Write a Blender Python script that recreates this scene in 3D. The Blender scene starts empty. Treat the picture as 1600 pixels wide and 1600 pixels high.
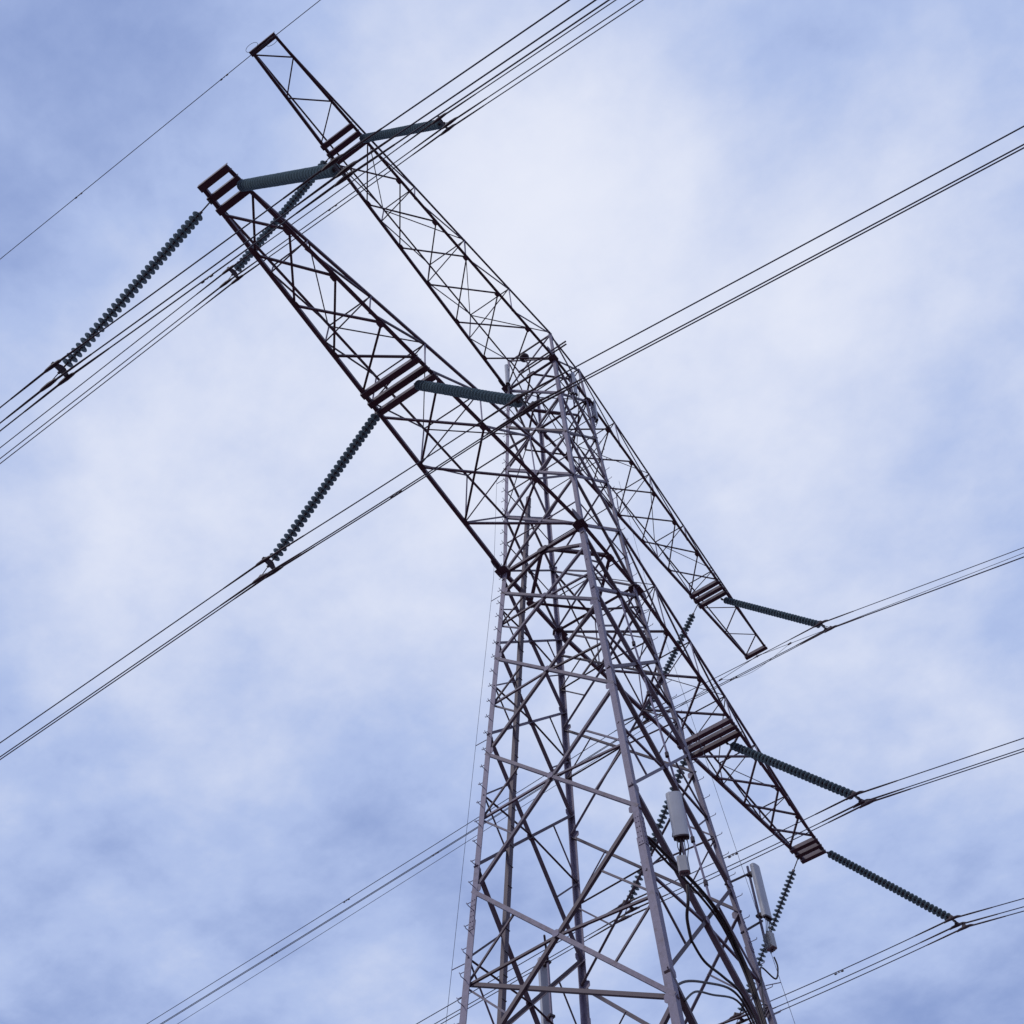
import bpy, bmesh, math, random
from mathutils import Vector, Matrix
random.seed(7)
S = bpy.context.scene
COL = S.collection
PI = math.pi

# ------------------------------------------------------------------ camera
H = 33.94                       # height of the lower cross-arm above the ground
cam_d = bpy.data.cameras.new('camera')
cam = bpy.data.objects.new('camera', cam_d); COL.objects.link(cam)
right = Vector((0.583715928841491, -0.8111949856277084, -0.03519104586062649))
down = Vector((0.6619239631667347, 0.5005104835783825, -0.5579838015689003))
fwd = Vector((0.470247149275725, 0.302410236467122, 0.8291053416049037))
m = Matrix.Identity(4)
for i in range(3):
    m[i][0], m[i][1], m[i][2] = right[i], -down[i], -fwd[i]
m[0][3], m[1][3], m[2][3] = -21.512, -11.846, -32.338 + H
cam.matrix_world = m
cam_d.sensor_width = 36.0
cam_d.lens = 2016.84 * 36.0 / 1600.0
cam_d.clip_end = 20000
S.camera = cam

# ------------------------------------------------------------------ sky and sun
SUN_DIR = Vector((-0.66, 0.36, 0.66)).normalized()      # towards the sun, thinly veiled by cloud
elev = math.asin(SUN_DIR.z); az = math.atan2(SUN_DIR.x, SUN_DIR.y)
world = bpy.data.worlds.new('World'); S.world = world; world.use_nodes = True
nt = world.node_tree; N = nt.nodes; L = nt.links
N.clear()
out = N.new('ShaderNodeOutputWorld'); bg = N.new('ShaderNodeBackground')
bg.inputs['Strength'].default_value = 0.1
L.new(bg.outputs[0], out.inputs[0])
sky = N.new('ShaderNodeTexSky'); sky.sky_type = 'NISHITA'; sky.sun_disc = False
sky.sun_elevation = elev; sky.sun_rotation = az; sky.air_density = 1.0; sky.dust_density = 1.5
tc = N.new('ShaderNodeTexCoord')


def vmath(op, a=None, b=None):
    n = N.new('ShaderNodeVectorMath'); n.operation = op
    for i, v in enumerate((a, b)):
        if v is None: continue
        if isinstance(v, (tuple, Vector)): n.inputs[i].default_value = v
        else: L.new(v, n.inputs[i])
    return n


def fmath(op, a, b=None, clamp=False):
    n = N.new('ShaderNodeMath'); n.operation = op; n.use_clamp = clamp
    for i, v in enumerate((a, b)):
        if v is None: continue
        if isinstance(v, (int, float)): n.inputs[i].default_value = v
        else: L.new(v, n.inputs[i])
    return n.outputs[0]


# clouds lie on a flat deck: divide the direction by its height
sep = N.new('ShaderNodeSeparateXYZ'); L.new(tc.outputs['Generated'], sep.inputs[0])
hz = fmath('MAXIMUM', fmath('ADD', sep.outputs[2], 0.12), 0.06)
cmb = N.new('ShaderNodeCombineXYZ')
L.new(fmath('DIVIDE', sep.outputs[0], hz), cmb.inputs[0]); L.new(fmath('DIVIDE', sep.outputs[1], hz), cmb.inputs[1])
cmb.inputs[2].default_value = 0.37
str_ = vmath('MULTIPLY', cmb.outputs[0], (1.0, 0.85, 1.0))


def noise(scale, detail, rough, off):
    mp = vmath('ADD', str_.outputs[0], off)
    n = N.new('ShaderNodeTexNoise'); n.inputs['Scale'].default_value = scale
    n.inputs['Detail'].default_value = detail; n.inputs['Roughness'].default_value = rough
    n.inputs['Distortion'].default_value = 0.12
    L.new(mp.outputs[0], n.inputs['Vector']); return n.outputs[0]


n1 = noise(2.6, 6.0, 0.5, (3.1, 1.7, 0.0))
n2 = noise(6.0, 7.0, 0.55, (0.3, 5.2, 1.0))
n3 = noise(19.0, 8.0, 0.62, (2.3, 0.4, 2.0))


def bank(d, sharp, amp):        # a thicker bank of the cloud deck round one direction
    v = Vector(d).normalized()
    dp = vmath('DOT_PRODUCT', tc.outputs['Generated'], v).outputs['Value']
    e = fmath('EXPONENT', fmath('MULTIPLY', fmath('SUBTRACT', dp, 1.0), sharp))
    return fmath('MULTIPLY', e, amp)


dens = fmath('ADD', fmath('MULTIPLY', fmath('SUBTRACT', n1, 0.5), 0.80), fmath('MULTIPLY', fmath('SUBTRACT', n2, 0.5), 0.90))
dens = fmath('ADD', dens, fmath('MULTIPLY', fmath('SUBTRACT', n3, 0.5), 0.28))
dens = fmath('ADD', dens, 0.28)
for d, sh, am in (((0.314, 0.211, 0.926), 24.0, 0.34), ((0.300, 0.205, 0.93), 140.0, 0.40), ((0.325, 0.515, 0.79), 45.0, 0.30), ((0.61, 0.08, 0.79), 26.0, 0.26),
                  ((0.005, 0.36, 0.93), 55.0, -0.26), ((0.40, 0.70, 0.59), 60.0, -0.06), ((0.82, 0.17, 0.55), 60.0, -0.16), ((0.70, 0.12, 0.70), 60.0, 0.16)):
    dens = fmath('ADD', dens, bank(d, sh, am))
mask = N.new('ShaderNodeMapRange'); mask.interpolation_type = 'SMOOTHSTEP'
L.new(dens, mask.inputs[0])
mask.inputs[1].default_value = -0.34; mask.inputs[2].default_value = 1.12
mask.inputs[3].default_value = 0.0; mask.inputs[4].default_value = 1.0
ramp = N.new('ShaderNodeValToRGB')          # thin grey-blue veil to bright cloud
ramp.color_ramp.elements[0].position = 0.0; ramp.color_ramp.elements[0].color = (0.205, 0.305, 0.66, 1)
ramp.color_ramp.elements[1].position = 1.0; ramp.color_ramp.elements[1].color = (0.80, 0.835, 0.955, 1)
e = ramp.color_ramp.elements.new(0.5); e.color = (0.44, 0.54, 0.82, 1)
L.new(mask.outputs[0], ramp.inputs[0])
cl10 = N.new('ShaderNodeMix'); cl10.data_type = 'RGBA'; cl10.blend_type = 'MULTIPLY'; cl10.inputs[0].default_value = 1.0
L.new(ramp.outputs[0], cl10.inputs[6]); cl10.inputs[7].default_value = (10, 10, 10, 1)
mixs = N.new('ShaderNodeMix'); mixs.data_type = 'RGBA'
mk2 = N.new('ShaderNodeMapRange'); L.new(mask.outputs[0], mk2.inputs[0])
mk2.inputs[1].default_value = 0.0; mk2.inputs[2].default_value = 0.45; mk2.inputs[3].default_value = 0.70; mk2.inputs[4].default_value = 1.0
L.new(mk2.outputs[0], mixs.inputs[0]); L.new(sky.outputs[0], mixs.inputs[6]); L.new(cl10.outputs[2], mixs.inputs[7])
L.new(mixs.outputs[2], bg.inputs[0])

sl = bpy.data.lights.new('sun', 'SUN'); sl.energy = 1.25; sl.angle = math.radians(12); sl.color = (1.0, 0.97, 0.96)
so = bpy.data.objects.new('sun', sl); COL.objects.link(so)
so.rotation_euler = (-SUN_DIR).to_track_quat('-Z', 'Y').to_euler(); so.location = (0, 0, 90)
S.view_settings.view_transform = 'Standard'; S.view_settings.look = 'None'
S.view_settings.exposure = 0.0; S.view_settings.gamma = 1.0; S.view_settings.use_curve_mapping = False


# ------------------------------------------------------------------ materials
def mat(name, col, rough=0.6, metal=0.0, var=0.0, scale=6.0, rand=0.0, stain=None, stain_amt=0.0, bump=0.0, member=None):
    M = bpy.data.materials.new(name); M.use_nodes = True
    t = M.node_tree; n = t.nodes; l = t.links
    b = n['Principled BSDF']
    b.inputs['Roughness'].default_value = rough; b.inputs['Metallic'].default_value = metal
    tcn = n.new('ShaderNodeTexCoord'); nz = n.new('ShaderNodeTexNoise')
    nz.inputs['Scale'].default_value = scale; nz.inputs['Detail'].default_value = 5
    l.new(tcn.outputs['Object'], nz.inputs['Vector'])
    mr = n.new('ShaderNodeMapRange'); l.new(nz.outputs[0], mr.inputs[0])
    mr.inputs[1].default_value = 0.3; mr.inputs[2].default_value = 0.7
    mr.inputs[3].default_value = 1 - var; mr.inputs[4].default_value = 1 + var
    oi = n.new('ShaderNodeObjectInfo'); mr2 = n.new('ShaderNodeMapRange'); l.new(oi.outputs['Random'], mr2.inputs[0])
    mr2.inputs[3].default_value = 1 - rand; mr2.inputs[4].default_value = 1 + rand
    mu = n.new('ShaderNodeMath'); mu.operation = 'MULTIPLY'; l.new(mr.outputs[0], mu.inputs[0]); l.new(mr2.outputs[0], mu.inputs[1])
    mx = n.new('ShaderNodeVectorMath'); mx.operation = 'SCALE'; mx.inputs[0].default_value = col; l.new(mu.outputs[0], mx.inputs['Scale'])
    cur = mx.outputs[0]
    if member:                  # whole members differ: freshly galvanised to brown and weathered
        wm = n.new('ShaderNodeMath'); wm.operation = 'FRACT'
        w0 = n.new('ShaderNodeMath'); w0.operation = 'MULTIPLY'; w0.inputs[1].default_value = 17.37
        l.new(oi.outputs['Random'], w0.inputs[0]); l.new(w0.outputs[0], wm.inputs[0])
        w1 = n.new('ShaderNodeMapRange'); w1.inputs[1].default_value = 0.3; w1.inputs[2].default_value = 0.8; w1.inputs[4].default_value = 0.85
        l.new(wm.outputs[0], w1.inputs[0])
        mm = n.new('ShaderNodeMix'); mm.data_type = 'RGBA'; l.new(w1.outputs[0], mm.inputs[0]); l.new(cur, mm.inputs[6]); mm.inputs[7].default_value = (*member, 1); cur = mm.outputs[2]
    if stain:
        nz2 = n.new('ShaderNodeTexNoise'); nz2.inputs['Scale'].default_value = scale * 0.35; nz2.inputs['Detail'].default_value = 8
        nz2.inputs['Roughness'].default_value = 0.7
        l.new(tcn.outputs['Object'], nz2.inputs['Vector'])
        mr3 = n.new('ShaderNodeMapRange'); l.new(nz2.outputs[0], mr3.inputs[0])
        mr3.inputs[1].default_value = 0.52; mr3.inputs[2].default_value = 0.72; mr3.inputs[3].default_value = 0; mr3.inputs[4].default_value = stain_amt
        ms = n.new('ShaderNodeMix'); ms.data_type = 'RGBA'; l.new(mr3.outputs[0], ms.inputs[0])
        l.new(cur, ms.inputs[6]); ms.inputs[7].default_value = (*stain, 1); cur = ms.outputs[2]
    l.new(cur, b.inputs['Base Color'])
    if bump:
        bn = n.new('ShaderNodeBump'); bn.inputs['Strength'].default_value = bump; bn.inputs['Distance'].default_value = 0.01
        l.new(nz.outputs[0], bn.inputs['Height']); l.new(bn.outputs[0], b.inputs['Normal'])
    return M


STEEL = mat('galvanised_steel', (0.225, 0.192, 0.258), 0.62, 0.0, 0.10, 14.0, 0.16, (0.12, 0.08, 0.085), 0.6)
BRACE = mat('weathered_brace_steel', (0.185, 0.152, 0.195), 0.62, 0.0, 0.18, 11.0, 0.16, (0.10, 0.06, 0.06), 0.75, member=(0.09, 0.056, 0.064))
ARM = mat('shaded_weathered_arm_steel', (0.135, 0.098, 0.125), 0.6, 0.0, 0.12, 12.0, 0.14, (0.085, 0.04, 0.042), 0.8, member=(0.10, 0.065, 0.08))  # underside shade of arms and tray is put into this darker steel colour
DARK = mat('dark_fitting_steel', (0.06, 0.036, 0.044), 0.55, 0.0, 0.2, 9.0, 0.1)
WIRE = mat('aluminium_conductor', (0.05, 0.048, 0.085), 0.75, 0.0, 0.1, 3.0, 0.05)
CABLE = mat('black_cable_sheath', (0.03, 0.014, 0.014), 0.5, 0.0, 0.1, 8.0, 0.1)
PANEL = mat('grey_radome', (0.48, 0.48, 0.50), 0.5, 0.0, 0.05, 3.0, 0.04, (0.34, 0.33, 0.32), 0.35)
GREYBOX = mat('grey_radio_box', (0.42, 0.41, 0.41), 0.5, 0.0, 0.06, 5.0, 0.0)
SOIL = mat('heath_soil', (0.085, 0.030, 0.040), 0.95, 0.0, 0.5, 0.6, 0.0, (0.03, 0.028, 0.016), 0.7, 0.6)

GLASS = bpy.data.materials.new('teal_insulator_glass'); GLASS.use_nodes = True
t = GLASS.node_tree; b = t.nodes['Principled BSDF']
b.inputs['Base Color'].default_value = (0.105, 0.122, 0.135, 1); b.inputs['Roughness'].default_value = 0.12
tr = t.nodes.new('ShaderNodeBsdfTranslucent'); tr.inputs[0].default_value = (0.36, 0.435, 0.465, 1)
mx = t.nodes.new('ShaderNodeMixShader'); mx.inputs[0].default_value = 0.45
t.links.new(b.outputs[0], mx.inputs[1]); t.links.new(tr.outputs[0], mx.inputs[2])
t.links.new(mx.outputs[0], t.nodes['Material Output'].inputs[0])

RIM = GLASS.copy(); RIM.name = 'teal_glass_rim_highlight'  # paler copy of the glass: edge highlights of the sheds painted in
for nd in RIM.node_tree.nodes:
    if nd.type == 'MIX_SHADER': nd.inputs[0].default_value = 0.72
    if nd.type == 'BSDF_TRANSLUCENT': nd.inputs[0].default_value = (0.46, 0.55, 0.585, 1)
CONC = mat('footing_concrete', (0.32, 0.30, 0.28), 0.9, 0.0, 0.2, 3.0, 0.0, (0.18, 0.17, 0.15), 0.5)

# ------------------------------------------------------------------ helpers
def link(name, me, mats, parent=None):
    o = bpy.data.objects.new(name, me); COL.objects.link(o)
    if mats is not None and not me.materials:
        for x in (mats if isinstance(mats, (list, tuple)) else [mats]): me.materials.append(x)
    if parent: o.parent = parent
    return o


def tag(o, label, cat, group=None, kind=None):
    o['label'] = label
    if cat: o['category'] = cat
    if group: o['group'] = group
    if kind: o['kind'] = kind
    return o


def empty(name, loc=(0, 0, 0)):
    o = bpy.data.objects.new(name, None); COL.objects.link(o); o.location = loc; o.empty_display_size = 0.2
    return o


class MB:
    def __init__(s): s.v = []; s.f = []; s.mi = []

    def add(s, vs, fs, mi=0):
        k = len(s.v); s.v += [tuple(v) for v in vs]; s.f += [tuple(i + k for i in f) for f in fs]; s.mi += [mi] * len(fs)

    def extrude(s, prof, p, q, u, v, mi=0):     # profile (a,b) pairs along u,v ; swept p->q
        n = len(prof); p = Vector(p); q = Vector(q)
        vs = [p + u * a + v * b for a, b in prof] + [q + u * a + v * b for a, b in prof]
        fs = [(i, (i + 1) % n, (i + 1) % n + n, i + n) for i in range(n)] + [tuple(range(n - 1, -1, -1)), tuple(range(n, 2 * n))]
        s.add(vs, fs, mi)

    def lbar(s, p, q, n, size, th, flip=1, mi=0, deep=1.0):
        """angle iron p->q: one flange lies in the face with outward normal n, the other points inwards"""
        p = Vector(p); q = Vector(q); d = (q - p).normalized(); n = Vector(n)
        n = (n - d * n.dot(d)).normalized(); u = d.cross(n) * flip; v = -n
        if abs(n.z) < 0.6 and abs(u.z) > 0.05 and u.z < 0: u = -u
        h = size / 2 / deep; sd = size * deep
        s.extrude([(-h, 0), (h, 0), (h, th), (-h + th, th), (-h + th, sd), (-h, sd)], p, q, u, v, mi)

    def box(s, c, hx, hy, hz, R=None, mi=0):
        c = Vector(c); vs = []
        for x in (-hx, hx):
            for y in (-hy, hy):
                for z in (-hz, hz):
                    w = Vector((x, y, z)); vs.append(c + (R @ w if R else w))
        s.add(vs, [(0, 1, 3, 2), (4, 6, 7, 5), (0, 4, 5, 1), (2, 3, 7, 6), (0, 2, 6, 4), (1, 5, 7, 3)], mi)

    def tube(s, pts, r, n=8, mi=0, cap=True):
        pts = [Vector(p) for p in pts]; rings = []; a0 = None
        rr = r if isinstance(r, (list, tuple)) else [r] * len(pts)
        for i, p in enumerate(pts):
            d = (pts[min(i + 1, len(pts) - 1)] - pts[max(i - 1, 0)]).normalized()
            if a0 is None:
                a0 = d.orthogonal().normalized()
            a0 = (a0 - d * a0.dot(d)).normalized(); b0 = d.cross(a0)
            rings.append([p + (a0 * math.cos(2 * PI * k / n) + b0 * math.sin(2 * PI * k / n)) * rr[i] for k in range(n)])
        vs = [v for ring in rings for v in ring]; fs = []
        for i in range(len(pts) - 1):
            for k in range(n):
                fs.append((i * n + k, i * n + (k + 1) % n, (i + 1) * n + (k + 1) % n, (i + 1) * n + k))
        if cap:
            fs.append(tuple(range(n - 1, -1, -1))); fs.append(tuple((len(pts) - 1) * n + k for k in range(n)))
        s.add(vs, fs, mi)

    def build(s, name, mats, parent=None, smooth=False, fix=True):
        me = bpy.data.meshes.new(name); me.from_pydata(s.v, [], s.f)
        for p, i in zip(me.polygons, s.mi): p.material_index = i; p.use_smooth = smooth
        if fix:
            bm = bmesh.new(); bm.from_mesh(me); bmesh.ops.recalc_face_normals(bm, faces=bm.faces); bm.to_mesh(me); bm.free()
        return link(name, me, mats, parent)


def V3(x, y, z): return Vector((x, y, z + H))


# ------------------------------------------------------------------ ground
g = MB(); NG = 24
for i in range(NG + 1):
    for j in range(NG + 1):
        g.v.append(((i / NG - 0.5) * 6000, (j / NG - 0.5) * 6000, 0.0))
for i in range(NG):
    for j in range(NG):
        g.f.append((i * (NG + 1) + j, (i + 1) * (NG + 1) + j, (i + 1) * (NG + 1) + j + 1, i * (NG + 1) + j + 1)); g.mi.append(0)
gr = g.build('ground', SOIL); gr['kind'] = 'structure'; gr['label'] = 'flat brown heath ground under the tower'

# ------------------------------------------------------------------ tower data
W1, Z2, W2, SL = 1.5, 12.03, 1.133, 0.0619
ZT = 14.5
T1, X1B, T2, X2B = 0.43, 16.12, 0.476, 16.5


def hw(z): return W1 - SL * z if z <= 0 else W1 + (W2 - W1) * z / Z2


def h1(x): return W1 + (T1 - W1) * (x - W1) / (X1B - W1)
def h2(x): return W2 + (T2 - W2) * (x - W2) / (X2B - W2)


LEG = {'A': (-1, 1), 'B': (-1, -1), 'D': (1, 1), 'E': (1, -1)}
def leg(l, z): h = hw(z); return V3(LEG[l][0] * h, LEG[l][1] * h, z)


FACES = {'AB': (-1, 0, 0), 'DE': (1, 0, 0), 'AD': (0, 1, 0), 'BE': (0, -1, 0)}
tower = empty('transmission_tower')
tag(tower, 'tall galvanised steel lattice tower with two long cross-arms carrying power lines', 'lattice tower')


def brace(p, q, n, size, off=0.0, flip=1, mt=BRACE, name='brace', parent=tower, th=None, ext=0.0, deep=1.0):
    p = Vector(p); q = Vector(q); d = (q - p).normalized(); nn = Vector(n)
    mb = MB(); o = nn * off
    mb.lbar(p + o - d * ext, q + o + d * ext, n, size, th or max(0.012, size * 0.11), flip, deep=deep)
    return mb.build(name, mt, parent)


# legs: angle iron with the heel outwards
ZB = -H - 0.15
leg_obj = {}
for l, (sx, sy) in LEG.items():
    mb = MB()
    for z0, z1, s in ((ZB, -24.0, 0.20), (-24.0, -13.4, 0.18), (-13.4, 0.0, 0.155), (0.0, Z2, 0.13), (Z2, ZT, 0.10)):
        prof = [(0, 0), (s, 0), (s, 0.022), (0.022, 0.022), (0.022, s), (0, s)]
        mb.extrude(prof, leg(l, z0), leg(l, z1), Vector((-sx, 0, 0)), Vector((0, -sy, 0)))
    leg_obj[l] = mb.build('leg', STEEL, tower)
    # concrete footing stub is buried; a splice plate with bolts on the outer flange
    for zc in (-13.2,):
        mb = MB(); s = 0.15
        for fx in (0, 1):
            for k in range(1):
                pa, pb = leg(l, zc - 0.45), leg(l, zc + 0.45)
                if fx == 0:
                    o_ = Vector((sx * 0.008, -sy * s * 0.55, 0)); u_, v_ = Vector((0, 1, 0)), Vector((1, 0, 0))
                else:
                    o_ = Vector((-sx * s * 0.55, sy * 0.008, 0)); u_, v_ = Vector((1, 0, 0)), Vector((0, 1, 0))
                mb.extrude([(-s * .46, -.006), (s * .46, -.006), (s * .46, .006), (-s * .46, .006)], pa + o_, pb + o_, u_, v_)
                for t_ in range(6):
                    for e_ in (-1, 1):
                        c = pa.lerp(pb, (t_ + .5) / 6) + o_ + u_ * (e_ * s * .22)
                        vv = v_ * (sx if fx == 0 else sy)
                        mb.tube([c + vv * 0.005, c + vv * 0.022], 0.014, 6)
        mb.build('splice_plate', STEEL, leg_obj[l])

for l in LEG:
    c = leg(l, -H); c.z = 0; mb = MB()
    for z_, w_ in ((-.4, .62), (.30, .55), (.38, .46)): mb.v += [(c.x + a * w_, c.y + b_ * w_, z_) for a, b_ in ((-1, -1), (1, -1), (1, 1), (-1, 1))]
    for k in (0, 4):
        for i in range(4): mb.f.append((k + i, k + (i + 1) % 4, k + 4 + (i + 1) % 4, k + 4 + i)); mb.mi.append(0)
    mb.f.append((8, 9, 10, 11)); mb.mi.append(0)
    mb.build('footing', CONC, tower)

# step bolts (shared mesh) on legs A and E
mb = MB(); mb.tube([(0, 0, 0), (0.17, 0, 0), (0.185, 0, 0.012), (0.19, 0, 0.045)], 0.0095, 6)
sb_me = mb.build('step_bolt', STEEL, None); bolt_mesh = sb_me.data; bpy.data.objects.remove(sb_me)


def place(name, me, M, parent):
    o = bpy.data.objects.new(name, me); COL.objects.link(o); o.parent = parent; o.matrix_world = M; return o


for l in ('A', 'E'):
    sx, sy = LEG[l]; k = 0; z = -20.0
    while z < 12.0:
        p = leg(l, z)
        if k % 2 == 0: ang, off = (0 if sx > 0 else PI), Vector((0, -sy * .07, 0))
        else: ang, off = (PI / 2 if sy > 0 else -PI / 2), Vector((-sx * .07, 0, 0))
        place('step_bolt', bolt_mesh, Matrix.Translation(p + off) @ Matrix.Rotation(ang, 4, 'Z'), leg_obj[l])
        k += 1; z += 0.315
    # fall-arrest wire held off the leg
    mb = MB(); off = Vector((0, sy * 0.36, 0)) if l == 'A' else Vector((0.12, -0.34, 0))
    pts = [leg(l, z) + off for z in (-22, -10, 0, 6)]
    mb.tube(pts, 0.0055, 5); mb.build('safety_wire', WIRE, leg_obj[l])
    for zz in (-21.5, -14.5, -7.5, -1.2, 5.5):
        mb = MB(); p = leg(l, zz); mb.tube([p + off * 0.02, p + off], 0.012, 5); mb.build('wire_standoff', STEEL, leg_obj[l])

# body bracing
LV_AB = [-1.05, -4.15, -8.0, -12.5, -17.6]
LV_AD = [-0.4, -3.5, -7.3, -11.77, -17.0]
LV_UP = [0.05, 3.12, 6.1, 9.1, Z2 - 0.05]
LV_LOW = [-24.5, -33.5]


def lerp(a, b, t): return Vector(a).lerp(Vector(b), t)


def gplate(c, n, u, hw_, hh, th=0.012, mt=STEEL, name='gusset_plate', parent=tower):
    n = Vector(n).normalized(); u = Vector(u); u = (u - n * u.dot(n)).normalized(); v = n.cross(u)
    mb = MB(); a, b = hw_, hh
    prof = [(-a, -b * .6), (-a * .6, -b), (a * .6, -b), (a, -b * .6), (a, b * .6), (a * .6, b), (-a * .6, b), (-a, b * .6)]
    mb.extrude(prof, Vector(c) - n * th, Vector(c) + n * th, u, v)
    return mb.build(name, mt, parent)


for fc, n in FACES.items():
    la, lb = fc[0], fc[1]
    n = Vector(n)
    tang = (leg(lb, 0) - leg(la, 0)).normalized()
    for i in range(4):                          # X panels between the arms
        z0, z1 = LV_UP[i], LV_UP[i + 1]
        brace(leg(la, z1), leg(lb, z0), n, 0.085, 0.004, 1)
        brace(leg(lb, z1), leg(la, z0), n, 0.072, -0.030, -1)
        cx = lerp(lerp(leg(la, z1), leg(lb, z0), .5), lerp(leg(lb, z1), leg(la, z0), .5), .5)
        gplate(cx + n * 0.016, n, tang, 0.065, 0.065, 0.006)
        for a in (la, lb):
            gplate(leg(a, z0) - n * 0.012 + tang * (0.12 if a == la else -0.12), n, tang, 0.09, 0.10, 0.006)
            brace(leg(a, (z0 + z1) / 2), cx, n, 0.036, -0.05, 1, name='redundant_brace')
    # panel under and over the top arm
    brace(leg(la, ZT), leg(lb, Z2), n, 0.05, 0.004); brace(leg(lb, ZT), leg(la, Z2), n, 0.05, -0.028, -1)
    brace(leg(la, ZT), leg(lb, ZT), n, 0.06, -0.05, name='strut')
    lv = (LV_AB if fc in ('AB', 'DE') else LV_AD) + LV_LOW
    for i in range(len(lv) - 1):
        z1, z0 = lv[i], lv[i + 1]
        sz = 0.085 if fc in ('AB', 'DE') else 0.10
        if i > 2: sz += 0.012
        P = (leg(la, z1), leg(lb, z0)); Q = (leg(lb, z1), leg(la, z0))
        dp = 1.0 if fc in ('AB', 'DE') else 1.15
        brace(*P, n, sz, 0.004, 1, deep=dp); brace(*Q, n, sz * .92, -0.032, -1, deep=dp)
        # crossing point of the X
        wa, wb = hw(z1), hw(z0); tt = wa / (wa + wb)
        cx = lerp(P[0], P[1], tt)
        gplate(cx + n * 0.016, n, tang, 0.08, 0.08, 0.006)
        for a in (la, lb):
            gplate(leg(a, z1) - n * 0.012 + tang * (0.14 if a == la else -0.14), n, tang, 0.10, 0.10, 0.006)
        if z0 < -30: continue
        for a, top_m, bot_m in ((la, P, Q), (lb, Q, P)):
            mid = leg(a, (z0 + z1) / 2)
            up = lerp(top_m[0], cx, 0.5); lo = lerp(bot_m[1], cx, 0.5)
            brace(mid, cx, n, 0.055, -0.06, 1, name='redundant_brace')
            brace(mid, up, n, 0.043, -0.07, -1, name='redundant_brace')
            brace(mid, lo, n, 0.043, -0.07, 1, name='redundant_brace')
    # horizontals at both arm levels with knee braces down to the legs
    for z, s in ((0.0, 0.10), (Z2, 0.08)):
        p, q = leg(la, z), leg(lb, z)
        if fc in ('AB', 'DE'):
            brace(p, q, n, s, -0.01, mt=ARM, name='strut')
            md = lerp(p, q, .5)
            if z == 0.0:
                for a in (la, lb): brace(md - Vector((0, 0, .05)), leg(a, -1.05), n, 0.09, -0.045, 1 if a == la else -1, mt=ARM, name='knee_brace')
            gplate(md + n * 0.02 - Vector((0, 0, .03)), n, tang, 0.17, 0.10, mt=ARM)
        else:
            md = lerp(p, q, .5); gplate(md - Vector((0, 0, .08)), (0, 0, 1), tang, 0.15, 0.11, mt=ARM)
brace(leg('A', -14.95), leg('B', -17.6), (-1, 0, 0), 0.085, -0.09, name='strut')
# diamond plan bracing at the arm levels and two lower diaphragms
for z, s, mt_ in ((0.0, 0.105, ARM), (Z2, 0.065, ARM), (9.1, 0.07, ARM)):
    mids = [lerp(leg(a, z), leg(b_, z), .5) for a, b_ in (('A', 'B'), ('B', 'E'), ('E', 'D'), ('D', 'A'))]
    for i in range(4): brace(mids[i], mids[(i + 1) % 4], (0, 0, -1), s, 0.05 if i % 2 else 0.02, mt=mt_, name='plan_brace')

# gussets where the arm chords meet the legs
for z in (0.0, Z2):
    for l, (sx, sy) in LEG.items():
        p = leg(l, z)
        k = 1.0 if z == 0 else 0.85
        mb = MB(); c = p + Vector((sx * 0.02, -sy * .02, -.085)); a = .22 * k
        mb.extrude([(-a, -.6 * a), (-.5 * a, -a), (a, -a), (1.25 * a, -.2 * a), (a, .8 * a), (-.4 * a, .8 * a), (-a, .3 * a)], c - Vector((0, 0, .014)), c + Vector((0, 0, .014)), Vector((sx, 0, 0)), Vector((0, sy, 0)))
        mb.build('gusset_plate', ARM, tower)
        gplate(p + Vector((sx * .25, sy * .03, .05)), (0, sy, 0), (1, 0, 0), .34 * k, .17 * k, .012, ARM)

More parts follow.
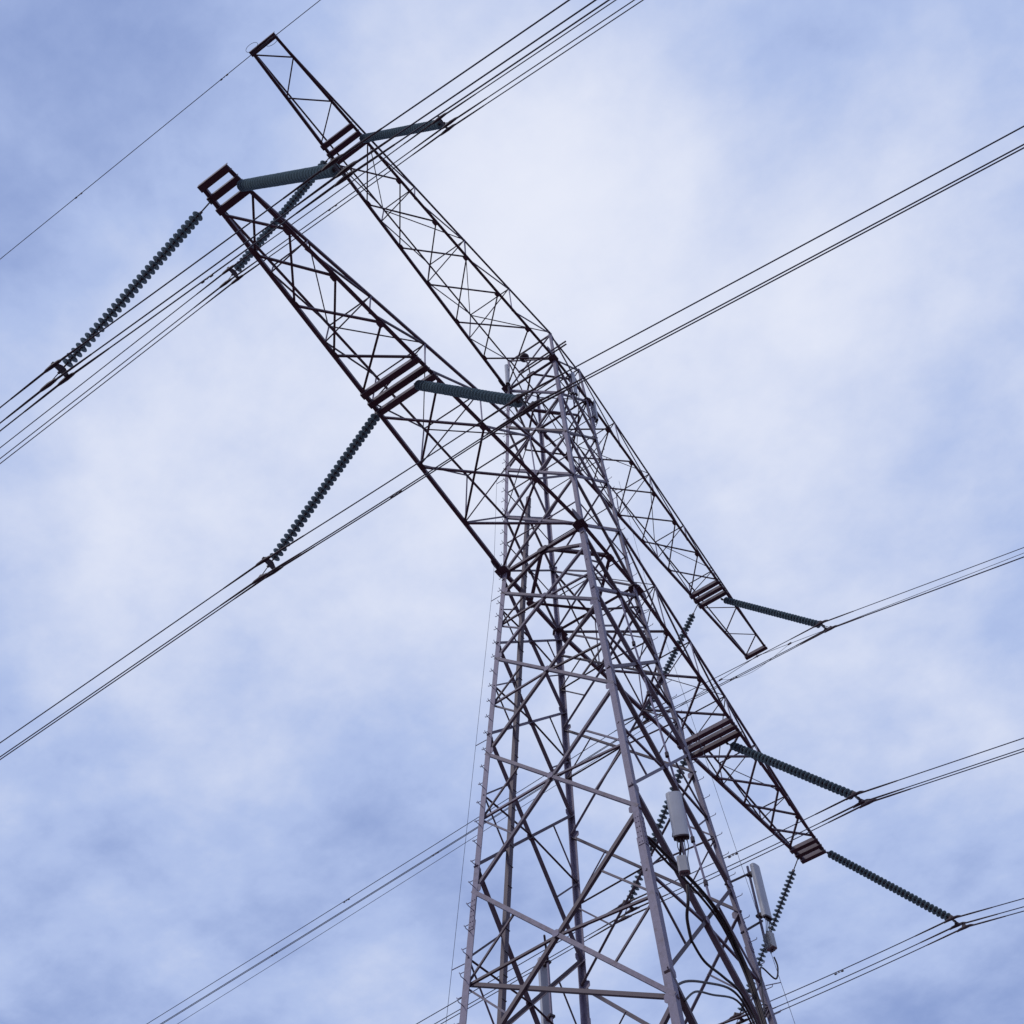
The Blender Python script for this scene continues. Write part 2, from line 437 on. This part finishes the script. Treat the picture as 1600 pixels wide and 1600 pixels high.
# ------------------------------------------------------------------ cross-arms
def crossarm(sx, lev):
    hf = h1 if lev == 1 else h2
    z0 = 0.0 if lev == 1 else Z2
    root = W1 if lev == 1 else W2
    tip = X1B if lev == 1 else X2B
    zt = 3.1 if lev == 1 else ZT
    rt = hw(zt); xe = 15.3 if lev == 1 else 16.25
    bs, ts = (0.115, 0.078) if lev == 1 else (0.10, 0.06)
    B = lambda x, sy, dz=0.0: V3(sx * x, sy * hf(x), z0 + dz)
    def T(x, sy):
        f = (x - rt) / (xe - rt); return V3(sx * x, sy * (rt + (hf(xe) - rt) * f), zt + (z0 + .12 - zt) * f)
    mb = MB()
    for sy in (-1, 1):                          # bottom chords carry on through the tower body
        d_in = B(0.0, sy) if False else V3(0, sy * root, z0)
        mb.lbar(B(root, sy), B(tip + 0.06, sy), (0, 0, -1), bs, 0.018, sy * sx)
        mb.lbar(B(root, sy), d_in, (0, 0, -1), bs, 0.018, -sy * sx)
        mb.lbar(T(rt, sy), T(xe, sy), (0, sy, 0), ts, 0.014, -sx * sy)
    arm = mb.build('crossarm', ARM, tower)
    # tie beams that carry the insulators: channel sections
    if lev == 1: beams = [8.25, 8.6, 8.95, 15.37, 15.73, 16.10]
    else: beams = [11.97, 12.32, 12.67, 16.47]
    for x in beams:
        mb = MB(); hh = hf(x) + 0.07; w = 0.092
        prof = [(-w, -.07), (w, -.07), (w, .09), (w - .016, .09), (w - .016, -.054), (-w + .016, -.054), (-w + .016, .09), (-w, .09)]
        mb.extrude(prof, V3(sx * x, -hh, z0 - .03), V3(sx * x, hh, z0 - .03), Vector((1, 0, 0)), Vector((0, 0, 1)))
        for yy in (-.35, 0, .35):
            c = V3(sx * x, yy * hh, z0 - .10); mb.tube([c + Vector((0, 0, .002)), c - Vector((0, 0, .016))], .016, 6)
        mb.build('cross_beam', ARM, arm)
    xb = 0.064 if lev == 1 else 0.048

    def X(nodes):
        for i in range(len(nodes) - 1):
            a, c = nodes[i], nodes[i + 1]
            brace(B(a, 1), B(c, -1), (0, 0, -1), xb, 0.02, 1, ARM, 'brace', arm)
            brace(B(a, -1), B(c, 1), (0, 0, -1), xb, -0.012 - xb * .11, -1, ARM, 'brace', arm)
            for sy in (-1, 1):
                gplate(B(c, sy, -.032) - Vector((0, sy * .06, 0)), (0, 0, 1), (1, 0, 0), .11, .07, .006, ARM, parent=arm)
    if lev == 1:
        X([15.22, 13.92, 12.2, 10.4, 9.02]); X([8.07, 6.08, 3.70, 1.55])
        hang = [13.28, 10.85, 8.6, 6.13, 3.7]
    else:
        X([11.88, 10.17, 8.2, 6.47, 4.62, 2.77, 1.15])
        z = [(16.39, 1), (15.57, -1), (14.68, 1), (13.7, -1), (12.8, 1)]
        for (xa, sa), (xc, sc) in zip(z, z[1:]): brace(B(xa, sa), B(xc, sc), (0, 0, -1), xb * .9, 0.02, 1, ARM, 'brace', arm)
        hang = [11.9, 9.35, 6.5, 3.75]
    nodes = hang + [rt]
    for sy in (-1, 1):
        for i, x in enumerate(hang):
            brace(B(x, sy), T(x, sy), (0, sy, 0), 0.034, -0.012, 1, STEEL, 'hanger', arm)
            xn = nodes[i + 1]
            brace(B(x, sy, .03), T(xn, sy), (0, sy, 0), 0.055 if lev == 1 else .04, -0.03, -1, ARM, 'side_brace', arm)
    for i, x in enumerate(hang):                # sway frames and top lacing
        brace(B(x, 1), T(x, -1), (1, 0, 0), 0.04, 0.0, 1, ARM, 'sway_brace', arm)
        brace(T(x, 1), T(x, -1), (0, 0, 1), 0.035, 0.0, 1, ARM, 'sway_brace', arm)
        xn = nodes[i + 1]
        sg = 1 if i % 2 else -1
        brace(T(x, sg), T(xn, -sg), (0, 0, 1), 0.03, 0.01, 1, ARM, 'top_lacing', arm)
    return arm


for lev in (1, 2):
    for sx, side in ((-1, 'left'), (1, 'right')):
        a = crossarm(sx, lev)
        a['label'] = ('lower' if lev == 1 else 'upper') + ' cross-arm reaching to the ' + side + ' of the tower'

# ------------------------------------------------------------------ cable tray up the inside of the tower
path = [(5.6, -.10), (0, -.41), (-8, -.48), (-15, -.51), (-33.8, -.52)]
mb = MB()
for (za, fa), (zb, fb) in zip(path, path[1:]):
    p = V3(fa * hw(za), hw(za) - .16, za); q = V3(fb * hw(zb), hw(zb) - .16, zb)
    mb.extrude([(-.075, -.055), (.075, -.055), (.075, .055), (-.075, .055)], p, q, Vector((1, 0, 0)), Vector((0, -1, 0)))
tray = mb.build('cable_tray', ARM, tower)
for k in range(40):
    z = 5 - k * .62
    for (za, fa), (zb, fb) in zip(path, path[1:]):
        if zb <= z <= za:
            f = fa + (fb - fa) * (z - za) / (zb - za)
            mb = MB(); mb.box(V3(f * hw(z), hw(z) - .22, z), .085, .008, .014); mb.build('cable_clamp', DARK, tray); break

# conduit with couplings on the camera-side face
def bey(z, f, o=0.0): return V3(f * hw(z), -hw(z) + o, z)


mb = MB(); mb.tube([bey(z, f, .05) for z, f in ((-2.1, .06), (-7.5, .20), (-11.4, .27), (-13.2, .28))], 0.03, 8)
con = mb.build('conduit', STEEL, tower)
for z in (-4.2, -6.3, -8.6, -10.1, -11.4, -12.7):
    f = .06 + (.28 - .06) * min(1, (-2.1 - z) / 10.2); mb = MB()
    p = bey(z, f, .05); mb.tube([p - Vector((0, 0, .07)), p + Vector((0, 0, .07))], .055, 8); mb.build('coupling', DARK, con)

# ------------------------------------------------------------------ insulator strings
prof = [(0.030, 0.000), (0.048, 0.006), (0.050, 0.055), (0.062, 0.064)]          # iron cap
shed = [(0.062, 0.062), (0.105, 0.070), (0.148, 0.092), (0.152, 0.104), (0.143, 0.108), (0.110, 0.096), (0.098, 0.112), (0.088, 0.094), (0.060, 0.096), (0.045, 0.10)]
mb = MB(); NS = 18
def lathe(mb, pr, mi, n=NS):
    vs = [(r * math.cos(2 * PI * k / n), r * math.sin(2 * PI * k / n), z) for r, z in pr for k in range(n)]
    fs = [(i * n + k, i * n + (k + 1) % n, (i + 1) * n + (k + 1) % n, (i + 1) * n + k) for i in range(len(pr) - 1) for k in range(n)]
    mb.add(vs, fs, mi)
lathe(mb, prof, 1); lathe(mb, shed[:2], 0); lathe(mb, shed[1:5], 2); lathe(mb, shed[4:], 0); lathe(mb, [(0.045, 0.10), (0.018, 0.105), (0.018, 0.185)], 1)
tmp = mb.build('insulator_disc', [GLASS, DARK, RIM], None, True); disc_me = tmp.data; bpy.data.objects.remove(tmp)


def frame_z(p, q):
    z = (Vector(q) - Vector(p)).normalized(); x = Vector((1, 0, 0)); x = (x - z * x.dot(z)).normalized(); y = z.cross(x)
    M_ = Matrix.Identity(4)
    for i in range(3): M_[i][0], M_[i][1], M_[i][2], M_[i][3] = x[i], y[i], z[i], p[i]
    return M_


YE, ZE = 4.07, 5.25
STR = {}


def string(key, start, end, lead, label):
    p = V3(*start); q = V3(*end); Ln = (q - p).length
    root = empty('insulator_string'); M_ = frame_z(p, q); root.matrix_world = M_
    tag(root, label, 'insulator', 'glass insulator strings in pairs under the cross-arms')
    mb = MB(); mb.tube([(0, 0, -.05), (0, 0, lead + .02)], .02, 8)
    mb.box((0, 0, .0), .05, .03, .05); mb.box((0, 0, lead), .03, .045, .05); mb.build('link_rod', DARK, root)
    npitch = 0.172; n = int((Ln - lead - .16) / npitch); pit = (Ln - lead - .14) / n
    for i in range(n):
        o = bpy.data.objects.new('insulator_disc', disc_me); COL.objects.link(o); o.parent = root; o.location = (0, 0, lead + .02 + i * pit)
        o.rotation_euler = (random.uniform(-.02, .02), random.uniform(-.02, .02), 0); o.scale = (1, 1, pit / 0.185)
    # yoke plate: triangle across the line
    mb = MB(); mb.tube([(0, 0, Ln - .14), (0, 0, Ln - .02)], .022, 8)
    mb.extrude([(-.05, -.06), (.05, -.06), (.27, .04), (.27, .11), (-.27, .11), (-.27, .04)], (0, -.014, Ln), (0, .014, Ln), Vector((1, 0, 0)), Vector((0, 0, 1)))
    yk = mb.build('yoke_plate', DARK, root)
    mb = MB(); mb.tube([(0, 0, Ln + .06), (0, 0, Ln + .50)], .013, 6); mb.box((0, 0, Ln + .12), .03, .03, .03); mb.build('drop_rod', DARK, root)
    Mi = M_.inverted().to_3x3()
    for cx, cz in ((-.21, .08), (.21, .08), (0, .50)):          # suspension clamps lie along the line
        ydir = Mi @ Vector((0, 1, 0)); zdir = Mi @ Vector((0, 0, 1)); c = Vector((cx, 0, Ln + cz)) - zdir * .05
        mb = MB(); mb.tube([c + ydir * y_ + zdir * z_ for y_, z_ in ((-.30, -.035), (-.2, -.008), (0, 0), (.2, -.008), (.30, -.035))], [.022, .042, .055, .042, .022], 8)
        mb.box(c + zdir * .06, .022, .06, .06)
        mb.build('suspension_clamp', DARK, root)
    d = (q - p).normalized()
    STR[key] = (q + d * .08 - Vector((0, 0, .05)), q + d * .50 - Vector((0, 0, .05)))
    return root


ARMN = {'L1b': ('left lower arm tip', -15.72), 'L1a': ('left lower arm middle', -8.6), 'L2': ('left upper arm', -12.3),
        'R2': ('right upper arm', 12.4), 'R1a': ('right lower arm middle', 8.62), 'R1b': ('right lower arm tip', 15.75)}
SPEC = [  # key, start, end, lead
    ('L1b+', (-15.72, .46, -.12), (-15.72, 4.0, -5.3), .50), ('L1b-', (-15.58, -.40, -.12), (-15.56, -4.15, -5.25), .10),
    ('L1a+', (-8.3, .96, -.12), (-8.6, 3.95, -5.2), .08), ('L1a-', (-8.38, -.46, -.12), (-8.55, -4.0, -5.2), .10),
    ('L2+', (-12.3, .62, Z2 - .12), (-12.3, 4.1, Z2 - 5.3), .35), ('L2-', (-12.14, -.60, Z2 - .12), (-12.14, -4.2, Z2 - 5.3), .10),
    ('R2+', (12.4, .60, Z2 - .12), (12.38, 4.05, Z2 - 4.95), .62), ('R2-', (12.84, -.34, Z2 - .12), (12.42, -4.15, Z2 - 5.2), .18),
    ('R1a+', (8.62, .92, -.12), (8.62, 4.0, -5.0), .12), ('R1a-', (9.05, -.40, -.12), (8.66, -4.15, -5.1), .24),
    ('R1b+', (15.75, .46, -.12), (15.75, 4.05, -5.2), .55), ('R1b-', (15.85, -.44, -.12), (15.75, -4.05, -5.15), .40)]
for key, st, en, ld in SPEC:
    nm = ARMN[key[:-1]][0]
    side = 'slanting down leftwards' if key[-1] == '+' else 'slanting out rightwards'
    string(key, st, en, ld, 'glass disc insulator string at the ' + nm + ', ' + side)

# ------------------------------------------------------------------ conductors
SLOPE = {'L1b': (-.09, -.20), 'L1a': (-.065, -.185), 'L2': (-.088, -.205), 'R2': (-.105, -.205), 'R1a': (-.09, -.165), 'R1b': (-.09, -.165)}
DAMP = {('L2', 2): [0.0], ('L1a', 2): [-0.2], ('R1b', 0): [0.1], ('R2', 1): [0.0, 15.1, 24.2], ('R2', 0): [19.7], ('R1a', 0): [0.05], ('L1b', 1): [-0.3]}


def span_pts(pp, pm, sp, sm, dx=0.0):
    pts = []
    for t_ in (230, 190, 150, 115, 85, 60, 42, 28, 18, 11, 6, 3, 1, 0):
        pts.append(pm + Vector((dx, -t_, sm * t_ + .00036 * t_ * t_)))
    for k in range(1, 8):
        f = k / 8; p = pm.lerp(pp, f); p = p - Vector((0, 0, .06 * 4 * f * (1 - f))); pts.append(p + Vector((dx, 0, 0)))
    for t_ in (0, 1, 3, 6, 11, 18, 28, 42, 60, 85, 115, 150, 190, 230):
        pts.append(pp + Vector((dx, t_, sp * t_ + .00030 * t_ * t_)))
    return pts


def interp_y(pts, y):
    for a, b_ in zip(pts, pts[1:]):
        if a.y <= y <= b_.y: return a.lerp(b_, (y - a.y) / max(1e-6, b_.y - a.y))


def damper(pts, y, parent):
    p = interp_y(pts, y); mb = MB(); d = (interp_y(pts, y + .2) - interp_y(pts, y - .2)).normalized(); dn = Vector((0, 0, -1))
    mb.box(p + dn * .02, .014, .02, .035)
    c = p + dn * .055
    mb.tube([c - d * .11, c, c + d * .11], .007, 5)
    for s_ in (-1, 1): mb.tube([c + d * (s_ * .08), c + d * (s_ * .095), c + d * (s_ * .16), c + d * (s_ * .175)], [.014, .027, .027, .014], 7)
    mb.build('vibration_damper', DARK, parent)


for key in ARMN:
    sp, sm = SLOPE[key]
    for k, (dx, which, pos) in enumerate(((-.21, 0, 'outer upper'), (.21, 0, 'inner upper'), (0, 1, 'lowest'))):
        if key[0] == 'R' and k < 2: pos = 'inner upper' if k == 0 else 'outer upper'
        pp, pm = STR[key + '+'][which], STR[key + '-'][which]
        pts = span_pts(pp, pm, sp, sm, dx)
        mb = MB(); mb.tube(pts, .0165, 6)
        o = mb.build('conductor_cable', WIRE, None)
        tag(o, pos + ' power cable of the three hung at the ' + ARMN[key][0], 'power line', 'power cables hung in bundles of three')
        for yc in (pp.y, pm.y):
            ys = [yc + s_ * 1.35 for s_ in (-1, -.5, 0, .5, 1)]
            mb = MB(); mb.tube([interp_y(pts, y) for y in ys], [.02, .027, .027, .027, .02], 7); mb.build('armour_rod', DARK, o)
        for y in DAMP.get((key, k), []): damper(pts, y, o)

# earth wires at the tips of the upper arm
for sx, nm in ((-1, 'left'), (1, 'right')):
    x = sx * 16.47
    top = V3(x, 0, Z2 - (.16 if sx < 0 else .30)); sp, sm = ((-.02, -.09) if sx < 0 else (-.12, -.185))
    pts = span_pts(top + Vector((0, .05, 0)), top + Vector((0, -.05, 0)), sp, sm)
    mb = MB(); mb.tube(pts, .0125, 6); ew = mb.build('earth_wire', WIRE, None)
    tag(ew, 'single thin earth wire clamped under the tip of the ' + nm + ' upper arm', 'earth wire', 'earth wires at the upper arm tips')
    mb = MB(); mb.tube([top + Vector((0, -.25, -.02)), top, top + Vector((0, .25, -.02))], [.018, .036, .018], 7)
    mb.tube([top + Vector((0, 0, .02)), top + Vector((0, 0, .16 if sx < 0 else .20))], .014, 6); mb.build('earth_clamp', DARK, ew)
    if sx < 0:
        for s_ in (-1, 1):      # spare loops of bonding wire
            c = top + Vector((-.05 * s_ , -.33 * s_, -.02)); mb = MB()
            if s_ > 0: c += Vector((.12, 0, 0))
            else: c += Vector((-.22, 0, 0))
            mb.tube([c + Vector((.11 * math.cos(a), .24 * math.sin(a), .05 * math.cos(a))) for a in [2 * PI * k / 16 for k in range(17)]], .008, 5, cap=False)
            mb.build('bonding_loop', WIRE, ew)
        damper(pts, 8.5, ew); damper(pts, 1.7, ew)
    else:
        a, b_ = interp_y(pts, 1.95), interp_y(pts, -1.6)
        for dz in (.5,):
            mb = MB(); mb.tube([a.lerp(b_, f) - Vector((0, 0, dz * 4 * f * (1 - f) * (0.6 + .8 * (1 - f)))) for f in [k / 12 for k in range(13)]], .0085, 5); mb.build('bonding_loop', WIRE, ew)
        for p in (a, b_):
            mb = MB(); mb.tube([p + Vector((0, -.09, .01)), p + Vector((0, .09, -.01))], .04, 7); mb.build('wire_clamp', DARK, ew)

# ------------------------------------------------------------------ antennas
def panel_antenna(top, hgt, wid, dep, face_ang, label, pole_back=.16, cables=4, arms=None, tilt=0.0):
    root = empty('panel_antenna', top - Vector((0, 0, hgt))); root.rotation_euler = (0, 0, face_ang)
    tag(root, label, 'antenna', 'panel antennas on the tower')
    n = 10; pr = []                                 # D section: curved front towards local -y
    for k in range(n + 1):
        a = PI * k / n; pr.append((-wid / 2 * math.cos(a), -dep * .55 * math.sin(a) ** .6))
    pr += [(wid / 2 * .96, dep * .42), (-wid / 2 * .96, dep * .42)]
    mb = MB(); mb.extrude(pr, (0, 0, 0), (0, 0, hgt), Vector((1, 0, 0)), Vector((0, 1, 0)))
    p = mb.build('radome', PANEL, root)
    mb = MB(); mb.extrude([(x * .96, y * .94) for x, y in pr], (0, 0, -.035), (0, 0, -.002), Vector((1, 0, 0)), Vector((0, 1, 0))); mb.build('end_cap', DARK, root)
    mb = MB(); yb = dep * .42 + pole_back
    mb.tube([(0, yb, -.75), (0, yb, hgt + .12)], .032, 10); mb.build('mounting_pole', STEEL, root)
    for z in (hgt * .1, hgt * .9):
        mb = MB(); mb.box((0, dep * .42 + pole_back * .5, z), .05, pole_back * .5 - .005, .045); mb.box((0, yb, z), .075, .05, .03); mb.build('bracket', DARK, root)
    for i in range(cables):
        x = (i - (cables - 1) / 2) * wid * .2
        mb = MB(); mb.tube([(x, 0, -.03), (x, 0, -.11)], .018, 7); mb.build('connector', DARK, root)
        mb = MB(); mb.tube([(x, 0, -.10), (x * 1.1, .02, -.25), (x * .5, yb * .6, -.5), (.03 * (i - 1), yb * .9 + .05, -.8)], .010, 6); mb.build('jumper_cable', CABLE, root)
    for q in (arms or []):
        mb = MB(); a = Matrix.Rotation(-face_ang, 3, 'Z') @ (Vector(q[1]) - root.location)
        c = Vector((0, yb, q[0])); d = (a - c).normalized(); mb.tube([c - d * .08, a + d * .25], .028, 8); mb.build('support_arm', DARK, root)
    return root


A1 = V3(-1.33, -2.74, -11.72)
panel_antenna(A1, 1.27, .36, .18, math.radians(-62), 'wide pale grey panel antenna on the camera-side face, beside the bright corner leg', arms=[(1.2, bey(-11.9, -.25, 0)), (.15, bey(-13.0, -.3, 0))])
A2 = V3(2.70, -2.72, -11.05)
panel_antenna(A2, 1.55, .28, .13, math.radians(-12), 'narrow pale panel antenna standing off the right corner leg', arms=[(1.45, leg('E', -11.6)), (.0, leg('E', -13.0))])
A3 = V3(1.36, 2.80, -12.0)
panel_antenna(A3, 1.9, .27, .13, math.radians(160), 'panel antenna low on the far side, cut off by the bottom edge', arms=[(1.75, V3(.6, 2.2, -12.2))])
TOPA = [(V3(-.43, -1.45, 11.5), 1.65, .17, 0, 'slim pale antenna high in the middle of the tower face below the upper arm'),
        (V3(1.40, -1.24, 12.1), 1.45, .19, 60, 'slim pale antenna on the right corner leg just below the upper arm'),
        (V3(-1.40, .92, 13.4), 1.5, .15, -70, 'faint slim antenna above the left root of the upper arm')]
for tp, hh, ww, an, lb in TOPA:
    panel_antenna(tp, hh, ww, .10, math.radians(an), lb, pole_back=.10, cables=2)


def radio(c, label, ang, sx=.11, sy=.09, sz=.20):
    root = empty('radio_unit', c - Vector((0, 0, sz))); root.rotation_euler = (0, 0, ang); tag(root, label, 'radio unit', 'radio boxes under the antennas')
    mb = MB(); mb.extrude([(-sx, -sy * .6), (-sx * .7, -sy), (sx * .7, -sy), (sx, -sy * .6), (sx, sy), (-sx, sy)], (0, 0, 0), (0, 0, 2 * sz), Vector((1, 0, 0)), Vector((0, 1, 0))); mb.build('housing', GREYBOX, root)
    for i in range(7):
        mb = MB(); mb.box((-sx * .8 + i * sx * .267, sy + .015, sz), .004, .016, sz * .9); mb.build('cooling_fin', GREYBOX, root)
    for i in range(3):
        mb = MB(); mb.tube([(-sx * .5 + i * sx * .5, 0, -.001), (-sx * .5 + i * sx * .5, 0, -.08)], .018, 7); mb.build('connector', DARK, root)


radio(V3(-1.78, -2.86, -14.15), 'small light grey box hanging under the wide panel antenna', math.radians(-62))
radio(V3(2.78, -2.62, -13.2), 'small grey box under the antenna beside the right corner leg', math.radians(75))


def cable(name, pts, r, label, grp='feeder cables at the lower antennas'):
    pts = [Vector(p) for p in pts]; sm = []
    for i in range(len(pts) - 1):                 # Catmull-Rom
        p0, p1, p2, p3 = pts[max(i - 1, 0)], pts[i], pts[i + 1], pts[min(i + 2, len(pts) - 1)]
        for k in range(6):
            t_ = k / 6
            sm.append(0.5 * ((2 * p1) + (p2 - p0) * t_ + (2 * p0 - 5 * p1 + 4 * p2 - p3) * t_ ** 2 + (3 * p1 - p0 - 3 * p2 + p3) * t_ ** 3))
    sm.append(pts[-1])
    mb = MB(); mb.tube(sm, r, 8); return tag(mb.build(name, CABLE, None, True), label, 'cable', grp)


# bundle running from the near leg across the face and down
for i in range(4):
    o = Vector((.02 * (i % 2), -.05 - .045 * (i % 3), -.06 * i))
    cable('feeder_cable', [V3(-2.2, -2.3, -13.35) + o * .6, V3(-1.5, -2.33, -13.45) + o, V3(-.37, -2.36, -13.5) + o, V3(.5, -2.38, -13.75) + o, V3(1.0, -2.42, -14.4) + o, V3(1.25, -2.5, -15.5) + o, V3(1.35, -2.7, -18.5) + o * .6, V3(1.5, -3.2, -26) + o * .6, V3(1.6, -3.7, -H + .02) + o * .5], .029,
          ('uppermost', 'second', 'third', 'lowest')[i] + ' thick dark cable of the bundle sweeping across to the lower right')
cable('feeder_cable', [V3(-1.36, -2.55, -15.64), V3(-.95, -2.56, -15.9), V3(-.13, -2.55, -15.8), V3(.63, -2.55, -15.8), V3(1.1, -2.6, -16.6), V3(1.2, -2.75, -19)], .028, 'thick dark cable dropping from the antenna pole and curving to the bundle')
cable('feeder_cable', [V3(-2.5, -2.5, -17.4), V3(-1.9, -2.52, -16.9), V3(-1.04, -2.55, -16.45), V3(.13, -2.55, -15.95), V3(.75, -2.55, -16.1), V3(1.05, -2.6, -17.0), V3(1.1, -2.8, -20)], .026, 'dark cable arching from the near leg over to the bundle at the bottom edge')
cable('feeder_cable', [V3(-2.3, -2.62, -17.6), V3(-1.7, -2.6, -17.05), V3(-.95, -2.6, -16.7), V3(.18, -2.6, -16.2), V3(.7, -2.6, -16.5), V3(.95, -2.66, -17.4), V3(1.0, -2.85, -20)], .022, 'thinner dark cable just under the arching one at the bottom edge')
cable('feeder_cable', [V3(2.78, -2.62, -13.62), V3(2.8, -2.64, -13.9), V3(2.6, -2.6, -14.3), V3(2.3, -2.45, -14.1), V3(2.0, -2.5, -14.6), V3(1.5, -2.6, -15.8)], .02, 'thin looped cable from the box beside the right corner leg')
cable('feeder_cable', [V3(-1.76, -2.86, -14.65), V3(-1.72, -2.8, -15.0), V3(-1.6, -2.65, -15.3), V3(-1.36, -2.55, -15.7)], .035, 'short dark cable under the box of the wide panel antenna')

# round lamp on a bent bracket and antenna rails at the top arm
lamp = empty('beacon_lamp', V3(-1.1, .05, Z2 + .1)); tag(lamp, 'dark round lamp head on a bent bracket over the upper arm root', 'lamp')
mb = MB(); mb.tube([(0, 0, 0), (0, .02, .5), (0, .05, .9), (0, .12, 1.25), (0, .19, 1.5)], .03, 8); mb.build('lamp_bracket', DARK, lamp)
mb = MB(); lathe(mb, [(.02, 1.48), (.13, 1.50), (.19, 1.56), (.20, 1.64), (.15, 1.74), (.06, 1.79), (.0, 1.80)], 0, 14); o = mb.build('lamp_head', DARK, lamp); o.location = (0, .19, 0)
for i, dz in enumerate((.16, .40)):
    mb = MB(); mb.tube([V3(-1.30, .45, Z2 + dz), V3(-1.30, -1.80, Z2 + dz)], .035, 8); o = mb.build('support_rail', ARM, tower)

bpy.context.view_layer.update()
